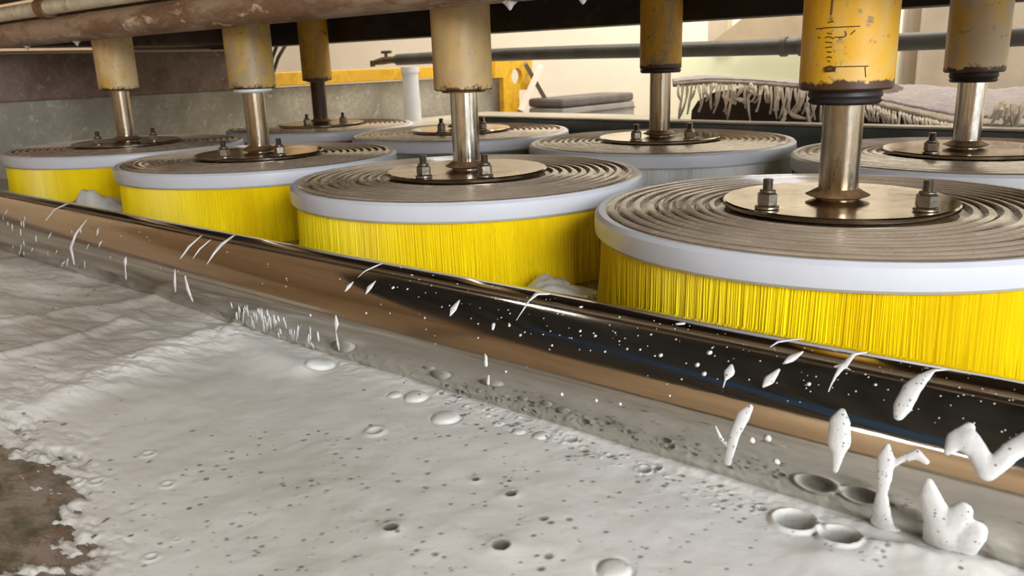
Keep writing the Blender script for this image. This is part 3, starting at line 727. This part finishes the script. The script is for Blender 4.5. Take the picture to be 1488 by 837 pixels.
for q in [(1155, 758, 30, 'open'), (1220, 782, 29, 'open'), (1106, 738, 8, 'open'), (935, 683, 11, 'open'), (954, 681, 8, 'open'), (830, 640, 9, 'open'), (1266, 793, 6, 'open'),
          (728, 795, 16, 'crater'), (568, 768, 13, 'crater'), (742, 719, 10, 'crater'), (691, 697, 7, 'crater'), (740, 699, 4, 'crater'),
          (466, 530, 20, 'dome'), (648, 607, 20, 'dome'), (605, 576, 17, 'dome'), (574, 573, 10, 'dome'), (545, 628, 12, 'dimple'), (893, 829, 24, 'dome'), (754, 628, 10, 'dome'), (786, 634, 12, 'dome'), (725, 615, 9, 'dome'),
          (140, 697, 9, 'dimple'), (112, 696, 8, 'dimple'), (48, 708, 9, 'crater'), (36, 668, 9, 'crater'), (65, 672, 7, 'dimple'), (243, 703, 8, 'dimple'), (220, 810, 9, 'dimple'), (215, 658, 8, 'dimple'),
          (136, 775, 5, 'crater'), (135, 803, 5, 'crater'), (87, 811, 4, 'crater'), (190, 778, 4, 'crater'), (155, 753, 4, 'crater'), (257, 783, 5, 'dimple'), (20, 826, 5, 'crater'), (25, 820, 4, 'crater'),
          (790, 755, 7, 'pit'), (800, 761, 5, 'pit'), (827, 757, 5, 'pit'), (797, 809, 7, 'pit'), (786, 826, 6, 'pit'), (632, 805, 5, 'pit'), (775, 780, 4, 'pit'), (605, 800, 4, 'pit'), (1046, 705, 5, 'pit'), (1040, 735, 6, 'dimple'),
          (850, 655, 6, 'pit'), (845, 700, 3, 'pit'), (1075, 735, 4, 'pit'), (705, 735, 3, 'pit'), (380, 790, 4, 'pit'), (375, 800, 3, 'pit'), (360, 778, 3, 'pit'), (437, 822, 4, 'pit')]:
    bubbles.append(q)
for _ in range(330):      # fine bubbles crowding along the roller
    x = rf_.uniform(640, 1290); yc = 597 + (x - 744) * 0.352
    d = abs(rf_.gauss(0, 18)) + 5
    bubbles.append((x, yc + d, rf_.uniform(1.6, 4.6), rf_.choice(['pit', 'open', 'dome', 'dimple'])))
for _ in range(420):
    x = rf_.uniform(0, 1100); y = rf_.uniform(620, 837)
    if y < 597 + (x - 744) * 0.352 + 30: continue
    bubbles.append((x, y, rf_.uniform(1.5, 3.6), rf_.choice(['pit', 'pit', 'dimple'])))
xs = axis_steps(-9.0, 3.4, -2.3, 1.0, 0.0048, 0.05)
ys = axis_steps(-5.2, -1.15, -2.95, -1.42, 0.0048, 0.05)
ys = ys[ys < -1.2]
def foam_fn(X, Y):
    Z = np.full(X.shape, FOZ) + 0.012 * fbm(X * 1.7, Y * 2.2, 3, 3) + 0.004 * fbm(X * 9, Y * 9, 31, 3)
    film = np.zeros(X.shape); murk = np.zeros(X.shape)
    def ridge(pts, w_, h_):
        nonlocal Z
        Z = Z + h_ * np.exp(-(seg_dist(X, Y, [P2(*p) for p in pts]) / w_)**2)
    ridge([(-60, 620), (60, 588), (160, 555), (250, 505), (310, 492)], 0.14, 0.026)
    Z = Z + 0.022 * np.exp(-(seg_dist(X, Y, [P2(*p) for p in [(-60, 600), (160, 540), (320, 485)]]) / 0.22)**2) * fbm(X * 7 + Y * 5, Y * 16 - X * 3, 88, 4)
    ridge([(290, 490), (330, 482), (380, 512), (440, 535)], 0.07, 0.02)
    ridge([(0, 372), (120, 405), (230, 440), (300, 455)], 0.16, 0.04)
    ridge([(0, 470), (110, 452), (230, 445)], 0.05, 0.016)
    ridge([(0, 520), (90, 500), (170, 470)], 0.05, 0.02)
    ridge([(1200, 810), (1290, 812), (1400, 850)], 0.06, 0.012)
    ridge([(1270, 798), (1310, 805)], 0.035, 0.020)
    ridge([(1350, 818), (1420, 828)], 0.05, 0.022)
    # streaks in the disturbed foam on the left
    lf = np.clip((-1.6 - X) / 1.2, 0, 1)
    Z = Z + lf * (0.02 * fbm(X * 3 + Y * 2, Y * 9 - X * 2, 17, 5)) + lf * 0.007 * fbm(X * 8 + Y * 6, Y * 26 - X * 6, 19, 4)
    # slightly climbing the roller, with a ragged lip
    ypipe = PY + PK * X
    dd = ypipe - RP * 0.75 - Y
    Z = Z + 0.003 * np.exp(-(np.clip(dd, 0, 9) / 0.10)**2) * fbm(X * 40, Y * 40, 61, 3)
    Z = Z + np.where(dd > -0.1, 0.006 * np.exp(-np.clip(dd, 0, 9) / 0.05), 0.006) * (1 + 0.5 * fbm(X * 9, Y * 3, 41, 3))
    # open murky water, lower left
    def blob(cx, cy, rx, ry, amt):
        nonlocal Z, murk
        c0 = P2(cx, cy); ca = P2(cx + rx, cy); cb = P2(cx, cy + ry)
        # basis spanned by the two radii
        a = np.array([[ca[0] - c0[0], cb[0] - c0[0]], [ca[1] - c0[1], cb[1] - c0[1]]]); ia = np.linalg.inv(a)
        u = ia[0, 0] * (X - c0[0]) + ia[0, 1] * (Y - c0[1]); v = ia[1, 0] * (X - c0[0]) + ia[1, 1] * (Y - c0[1])
        r = np.sqrt(u * u + v * v) + 0.5 * fbm(X * 7, Y * 9, 5, 3) + 0.6 * fbm(X * 16, Y * 44, 15, 4)
        k = 1 / (1 + np.exp((r - 1) * 4)); Z = Z - amt * k
        murk = np.maximum(murk, 0.9 / (1 + np.exp((r - 1.4) * 5)))
    blob(-35, 705, 112, 85, 0.045)
    blob(10, 775, 92, 42, 0.038)
    blob(90, 832, 34, 9, 0.038)
    # murk tints the foam tan, least on the ridge, along the roller and rightward
    rd = seg_dist(X, Y, [P2(*p) for p in [(-60, 610), (60, 580), (160, 548), (250, 510), (330, 485), (440, 530)]])
    thick = np.maximum(np.exp(-(rd / 0.17)**2), 0.8 * np.exp(-(np.clip(dd, 0, 9) / 0.16)**2) * (X > -2.2))
    thick = np.maximum(thick, 0.75 / (1 + np.exp(-(X + 0.05 + 0.5 * (Y + 2.0)) * 6)))
    base = 0.40 + 0.35 * fbm(X * 1.3, Y * 1.8, 77, 4) + lf * (0.30 + 0.9 * fbm(X * 1.1 + Y, Y * 5 - X, 57, 4))
    murk = np.maximum(murk, np.clip(base * (1 - thick), 0, 0.85))
    for (bx, by, br, kind) in bubbles:
        c0 = P2(bx, by); e = P2(bx + br, by); r0 = math.hypot(e[0] - c0[0], e[1] - c0[1])
        if kind == 'open': r0 *= 1.0
        i0, i1 = np.searchsorted(xs, [c0[0] - 3 * r0, c0[0] + 3 * r0]); j0, j1 = np.searchsorted(ys, [c0[1] - 3 * r0, c0[1] + 3 * r0])
        if i1 - i0 < 1 or j1 - j0 < 1: continue
        sx = slice(max(i0 - 1, 0), i1 + 1); sy = slice(max(j0 - 1, 0), j1 + 1)
        d = np.hypot(X[sx, sy] - c0[0], Y[sx, sy] - c0[1]) / r0
        if kind == 'open':
            Z[sx, sy] += 0.18 * r0 * np.exp(-((d - 1.08) / 0.16)**2) - (0.24 if br > 20 else 0.35) * r0 * np.sqrt(np.clip(1 - d * d, 0, 1))
            film[sx, sy] = np.maximum(film[sx, sy], (0.62 - 0.15 * np.clip(d, 0, 1)**4) / (1 + np.exp((d - 0.97) * 30)))
        elif kind == 'crater':
            Z[sx, sy] += 0.34 * r0 * np.exp(-(d / 1.4)**2) - 0.45 * r0 * (1 / (1 + np.exp((d - 0.66) * 12)))
            film[sx, sy] = np.maximum(film[sx, sy], 1.0 / (1 + np.exp((d - 0.86) * 16)))
        elif kind == 'dome':
            Z[sx, sy] += 0.34 * r0 * np.sqrt(np.clip(1 - d * d, 0, 1)) - 0.10 * r0 * np.exp(-((d - 1.1) / 0.15)**2)
            film[sx, sy] = np.maximum(film[sx, sy], 0.16 * (d < 0.9))
        elif kind == 'dimple':
            Z[sx, sy] += 0.22 * r0 * np.exp(-((d - 1.0) / 0.4)**2) - 0.3 * r0 * np.exp(-(d / 0.6)**2)
            film[sx, sy] = np.maximum(film[sx, sy], 0.35 * np.exp(-(d / 0.8)**4))
        else:
            Z[sx, sy] += -0.3 * r0 * np.exp(-(d / 0.9)**4)
            film[sx, sy] = np.maximum(film[sx, sy], 0.85 * np.exp(-(d / 1.05)**4))
    return Z, {'film': film, 'murk': murk}
o = heightmesh(xs, ys, foam_fn, 'foam', 'foam', None)
tag(o, 'thick white soap foam covering the water in front of the steel roller', 'foam', kind='stuff')
o = MB().box((-9.0, -5.2, -0.75), (3.4, -1.45, -0.574)).build('wash_water', 'water')
tag(o, 'murky brown wash water showing through the foam at the lower left', 'water', kind='stuff')
o = MB().box((-9.0, -1.05, -0.75), (3.4, 3.3, -0.46)).build('wash_water', 'water_back')
tag(o, 'yellow-green wash water around the brushes behind the roller', 'water', kind='stuff')
# foam heaped between roller and brushes
xs2 = np.arange(-8.9, 2.0, 0.02); ys2 = np.arange(-1.16, 3.2, 0.03)
def foam2(X, Y):
    Z = np.full(X.shape, -0.49) + 0.03 * fbm(X * 3, Y * 3, 9, 4)
    def heap(cx, cy, r, h_):
        nonlocal Z
        Z = Z + h_ * np.exp(-((X - cx)**2 + (Y - cy)**2) / r**2) * (1 + 1.2 * fbm(X * 6, Y * 6, 12, 4))
    for i in range(-3, 1):
        heap(i * SP - SP / 2, -0.72, 0.22, 0.06)
    a = P2(122, 294, -0.34); heap(a[0], a[1], 0.45, 0.14)
    a = P2(800, 418, -0.40); heap(a[0], a[1], 0.22, 0.08)
    for i in range(-4, 1):
        for j in (0, 1):
            d = np.hypot(X - i * SP, Y - j * RB); Z = np.where(d < 1.02, np.minimum(Z, -0.5), Z)
    return Z, {'film': np.zeros(X.shape), 'murk': np.full(X.shape, 0.25)}
o = heightmesh(xs2, ys2, foam2, 'foam', 'foam', None)
tag(o, 'foam heaped in the gaps between the roller and the yellow brushes', 'foam', kind='stuff')
# tank side walls under the foam
struct(MB().box((-9.0, -5.6, FZ), (3.6, -5.2, -0.35)).build('wall_tank_near', 'concrete'))
struct(MB().box((3.4, -5.2, FZ), (3.8, 3.3, -0.35)).build('wall_tank_right', 'concrete'))

# ------------------------------------------------------------------ foam drips on the roller
def on_roller(x, y, lift=0.0):
    d = ray(x, y); o_ = CP - ax0
    dp = d - ax * (d @ ax); op = o_ - ax * (o_ @ ax)
    a = dp @ dp; b = dp @ op; c_ = op @ op - RP * RP; s_ = b * b - a * c_
    if s_ < 0:   # just past the outline: take the tangent point
        p = CP + d * (-b / a); q = p - ax0; q = q - ax * (q @ ax); foot = p - q; nrm = q / np.linalg.norm(q); return foot + nrm * (RP + lift), nrm
    p = CP + d * ((-b - math.sqrt(s_)) / a); q = p - ax0; q = q - ax * (q @ ax); nrm = q / np.linalg.norm(q)
    return p + nrm * lift, nrm
def blob_mesh(paths, step=0.45, flat=0.5):
    """each path: list of (px, py, width_px)"""
    bm = bmesh.new(); minr = 1e9
    for path in paths:
        for (x0, y0, w0), (x1, y1, w1) in zip(path[:-1], path[1:]):
            ln = math.hypot(x1 - x0, y1 - y0); n = max(2, int(ln / (max(min(w0, w1), 2.0) * 0.5 * step)) + 1)
            for k in range(n):
                q = k / n; x = x0 + (x1 - x0) * q; y = y0 + (y1 - y0) * q; w_ = w0 + (w1 - w0) * q
                p, nr = on_roller(x, y); dist = (p - CP) @ CF; r = max(w_ * 1.2, 1.0) * 0.5 * dist / FOC
                minr = min(minr, r)
                z = Vector(nr); rot = z.to_track_quat('Z', 'Y').to_matrix().to_4x4()
                mt = Matrix.Translation(Vector(p)) @ rot @ Matrix.Diagonal((r, r, r * flat, 1))
                bmesh.ops.create_icosphere(bm, subdivisions=2, radius=1.0, matrix=mt)
    bm.verts.index_update()
    mb = MB().add([v.co for v in bm.verts], [[w.index for w in f.verts] for f in bm.faces]); bm.free()
    return mb, minr
def drip(paths, label, vox=0.0035, flat=0.5, cat='foam drip', group='foam drips on the steel roller'):
    mb, mr = blob_mesh(paths, flat=flat)
    me = bpy.data.meshes.new('foam_drip'); me.from_pydata([(x * S, y * S, (z + Z0) * S) for x, y, z in mb.v], [], mb.f)
    c = sum((v.co for v in me.vertices), Vector()) / len(me.vertices); me.transform(Matrix.Translation(-c)); me.materials.append(M['drip'])
    o = bpy.data.objects.new('foam_drip', me); C.objects.link(o); o.location = c
    md = o.modifiers.new('fuse', 'REMESH'); md.mode = 'VOXEL'; md.voxel_size = vox * S; md.use_smooth_shade = True
    sm = o.modifiers.new('smooth', 'SMOOTH'); sm.iterations = 3; sm.factor = 0.5
    return tag(o, label, cat, group)
D_ = [
 ([[(1306, 604, 14), (1312, 590, 23), (1325, 565, 23), (1340, 550, 17), (1357, 538, 7), (1385, 537, 3)]], 'long slanting foam drip high on the roller, second large one from the right edge', 0.004),
 ([[(1224, 597, 9), (1220, 615, 26), (1219, 640, 30), (1218, 655, 18), (1213, 685, 9)]], 'spindle-shaped foam drip between the pillar of foam and the pair of slim drips', 0.004),
 ([[(1374, 660, 8), (1390, 640, 26), (1410, 618, 14)], [(1405, 640, 32), (1420, 655, 26), (1434, 685, 26), (1450, 675, 24), (1470, 655, 26), (1500, 640, 30)]], 'zigzag foam splash on the roller at the right edge', 0.005),
 ([[(1290, 648, 8), (1287, 668, 22), (1285, 690, 20), (1282, 715, 14), (1281, 745, 24), (1284, 775, 36), (1288, 795, 60)], [(1292, 680, 8), (1310, 667, 10), (1332, 660, 14), (1347, 672, 9)]], 'pillar of foam rising from the foam bank with one side arm', 0.004),
 ([[(1350, 700, 12), (1352, 722, 28), (1366, 760, 40), (1378, 800, 62), (1385, 815, 70)], [(1370, 775, 40), (1390, 752, 32), (1403, 738, 22)], [(1390, 795, 46), (1415, 775, 32), (1422, 765, 24)], [(1340, 800, 30), (1380, 812, 50), (1440, 812, 40)]], 'crown-shaped lump of foam climbing the roller at the lower right', 0.005),
 ([[(1090, 592, 9), (1080, 605, 17), (1068, 630, 14), (1056, 674, 11)], [(1040, 620, 4), (1048, 638, 6), (1058, 648, 8)]], 'forked foam drip below the twin slim drips', 0.003),
 ([[(1063, 531, 5), (1060, 541, 14), (1054, 552, 4), (1047, 580, 1)]], 'small oval foam drip above the forked drip', 0.003),
 ([[(1139, 528, 4), (1150, 521, 12), (1167, 511, 4)]], 'upper of the two slim slanting foam drips', 0.003),
 ([[(1109, 562, 4), (1118, 552, 14), (1132, 537, 5)]], 'lower of the two slim slanting foam drips', 0.003),
 ([[(1118, 505, 2), (1130, 497, 4), (1150, 494, 4), (1170, 492, 2)]], 'thin foam arc on the crest of the roller above the slim drips', 0.002),
 ([[(1258, 512, 5), (1240, 515, 7), (1228, 530, 9), (1212, 533, 4)], [(1224, 532, 9), (1213, 548, 5), (1203, 570, 3)], [(1225, 530, 5), (1238, 540, 3)]], 'star-shaped foam splash on the crest of the roller', 0.003),
 ([[(654, 459, 3), (659, 449, 10), (668, 436, 3)]], 'foam fleck shaped like a leaf at the middle of the roller', 0.0035),
 ([[(531, 428, 2), (537, 418, 8), (546, 408, 2)]], 'right leaf-shaped foam fleck of the pair left of the middle', 0.003),
 ([[(502, 423, 3), (507, 416, 7), (514, 409, 2)]], 'left leaf-shaped foam fleck of the pair left of the middle', 0.003),
 ([[(488, 459, 3), (489, 470, 8), (488, 482, 2), (491, 500, 5), (493, 510, 2)]], 'vertical foam streak just above the bubbly bank in the left half', 0.003),
 ([[(555, 383, 3), (545, 387, 4), (530, 394, 3), (518, 405, 1.5)]], 'curved foam streak on the crest above the two leaf-shaped flecks', 0.003),
 ([[(717, 472, 6), (716, 479, 4)]], 'small foam fleck right of the middle one', 0.003),
 ([[(706, 518, 5), (706, 531, 7)]], 'upper of two small foam flecks low on the roller below the middle leaf-shaped one', 0.003),
 ([[(710, 546, 4), (709, 558, 6)]], 'lower of two small foam flecks low on the roller below the middle leaf-shaped one', 0.003),
 ([[(797, 427, 6), (780, 427, 7), (768, 438, 4), (750, 466, 2)]], 'foam streak slipping over the crest between the two nearest yellow brushes', 0.003),
 ([[(127, 318, 2), (110, 340, 5), (103, 360, 6), (108, 384, 4)]], 'long curved foam streak on the left part of the roller', 0.004),
 ([[(293, 342, 3), (275, 358, 5), (262, 376, 3)]], 'left of the two parallel curved foam streaks near the crest of the roller, left part', 0.004),
 ([[(254, 392, 3), (254, 410, 6), (255, 425, 3)]], 'upright foam streak low on the roller below the left one of the parallel pair', 0.004),
 ([[(305, 349, 3), (290, 362, 4), (280, 376, 2)]], 'right of the two parallel curved foam streaks near the crest of the roller, left part', 0.004),
 ([[(269, 402, 4), (273, 420, 7), (280, 438, 4)]], 'foam streak touching the foam bank on the left below the parallel pair', 0.004),
 ([[(340, 342, 4), (322, 355, 7), (311, 368, 5), (300, 385, 2)]], 'broad foam streak where the rightmost of the left streaks begins', 0.004),
 ([[(183, 374, 3), (182, 380, 7), (182, 388, 3), (183, 402, 4), (183, 406, 3)]], 'short upright foam fleck on the left part of the roller', 0.004),
 ([[(98, 296, 4), (80, 304, 3), (67, 320, 3)]], 'foam streak near the left edge above the curved one', 0.004),
 ([[(993, 470, 6), (983, 471, 5)]], 'flat foam fleck on the crest before the nearest brush', 0.003),
]
for paths, lab, vox in D_: drip(paths, lab, vox)
# specks and short streaks, too many to tell apart
sp = MB()
def speck(x, y, w_, ln=0, dx=0, flat=0.5):
    p, nr = on_roller(x, y); dist = (p - CP) @ CF; r = w_ * 0.5 * dist / FOC
    n_ = Vector(nr); q = on_roller(x + dx, y + max(ln, 1))[0] - p; l_ = np.linalg.norm(q) if ln else r
    u = Vector(q).normalized(); u = (u - n_ * u.dot(n_)).normalized(); v = n_.cross(u)
    vs = [Vector(p) + n_ * r * flat]
    for k in range(8):
        a = 2 * math.pi * k / 8; vs.append(Vector(p) + u * math.cos(a) * (max(r, l_ * 0.5)) + v * math.sin(a) * r)
    vs.append(Vector(p) - n_ * r * 0.3)
    sp.add(vs, [(0, 1 + k, 1 + (k + 1) % 8) for k in range(8)] + [(9, 1 + (k + 1) % 8, 1 + k) for k in range(8)])
for x, y, w_ in [(843, 481, 5), (865, 488, 5), (960, 516, 7), (1013, 530, 8), (1023, 543, 8), (1031, 512, 9), (1115, 637, 13), (1092, 640, 12), (1128, 671, 12), (816, 573, 7), (866, 582, 7), (901, 587, 6), (946, 486, 4), (844, 446, 7),
                 (900, 461, 4), (879, 511, 4), (930, 508, 4), (911, 507, 4), (756, 487, 5), (802, 502, 4), (592, 420, 4), (571, 418, 6), (532, 455, 4), (642, 446, 3), (617, 462, 4), (451, 458, 5), (740, 473, 5), (1175, 558, 7), (1272, 559, 5), (973, 575, 4), (1262, 548, 3), (735, 540, 5)]:
    speck(x, y, w_)
for _ in range(190):
    x = rf_.uniform(560, 1488); y0 = 413 + (x - 744) * 0.188
    speck(x, y0 + abs(rf_.gauss(35, 34)) + 4, rf_.uniform(1.2, 3.2))
for _ in range(46):      # streaks splashed up from the bank, left of the middle
    q = rf_.random(); x = 335 + 135 * q; yb = 455 + (x - 335) * 0.42
    l_ = rf_.uniform(8, 22); speck(x, yb - rf_.uniform(-4, 22), rf_.uniform(3, 6), l_, l_ * 0.35)
for _ in range(34):
    x = rf_.uniform(0, 150); y = 300 + x * 0.2 + rf_.uniform(5, 72); l_ = rf_.uniform(5, 14); speck(x, y, rf_.uniform(2, 4), l_, rf_.choice([-0.4, 0.2]) * l_)
for _ in range(20):
    x = rf_.uniform(150, 560); y = 315 + (x - 150) * 0.185 + rf_.uniform(5, 60); speck(x, y, rf_.uniform(1.5, 3))
o = sp.build('foam_specks', 'drip', smooth=True, sharp=180)
tag(o, 'tiny foam specks and short streaks scattered over the steel roller', 'foam specks', kind='stuff')
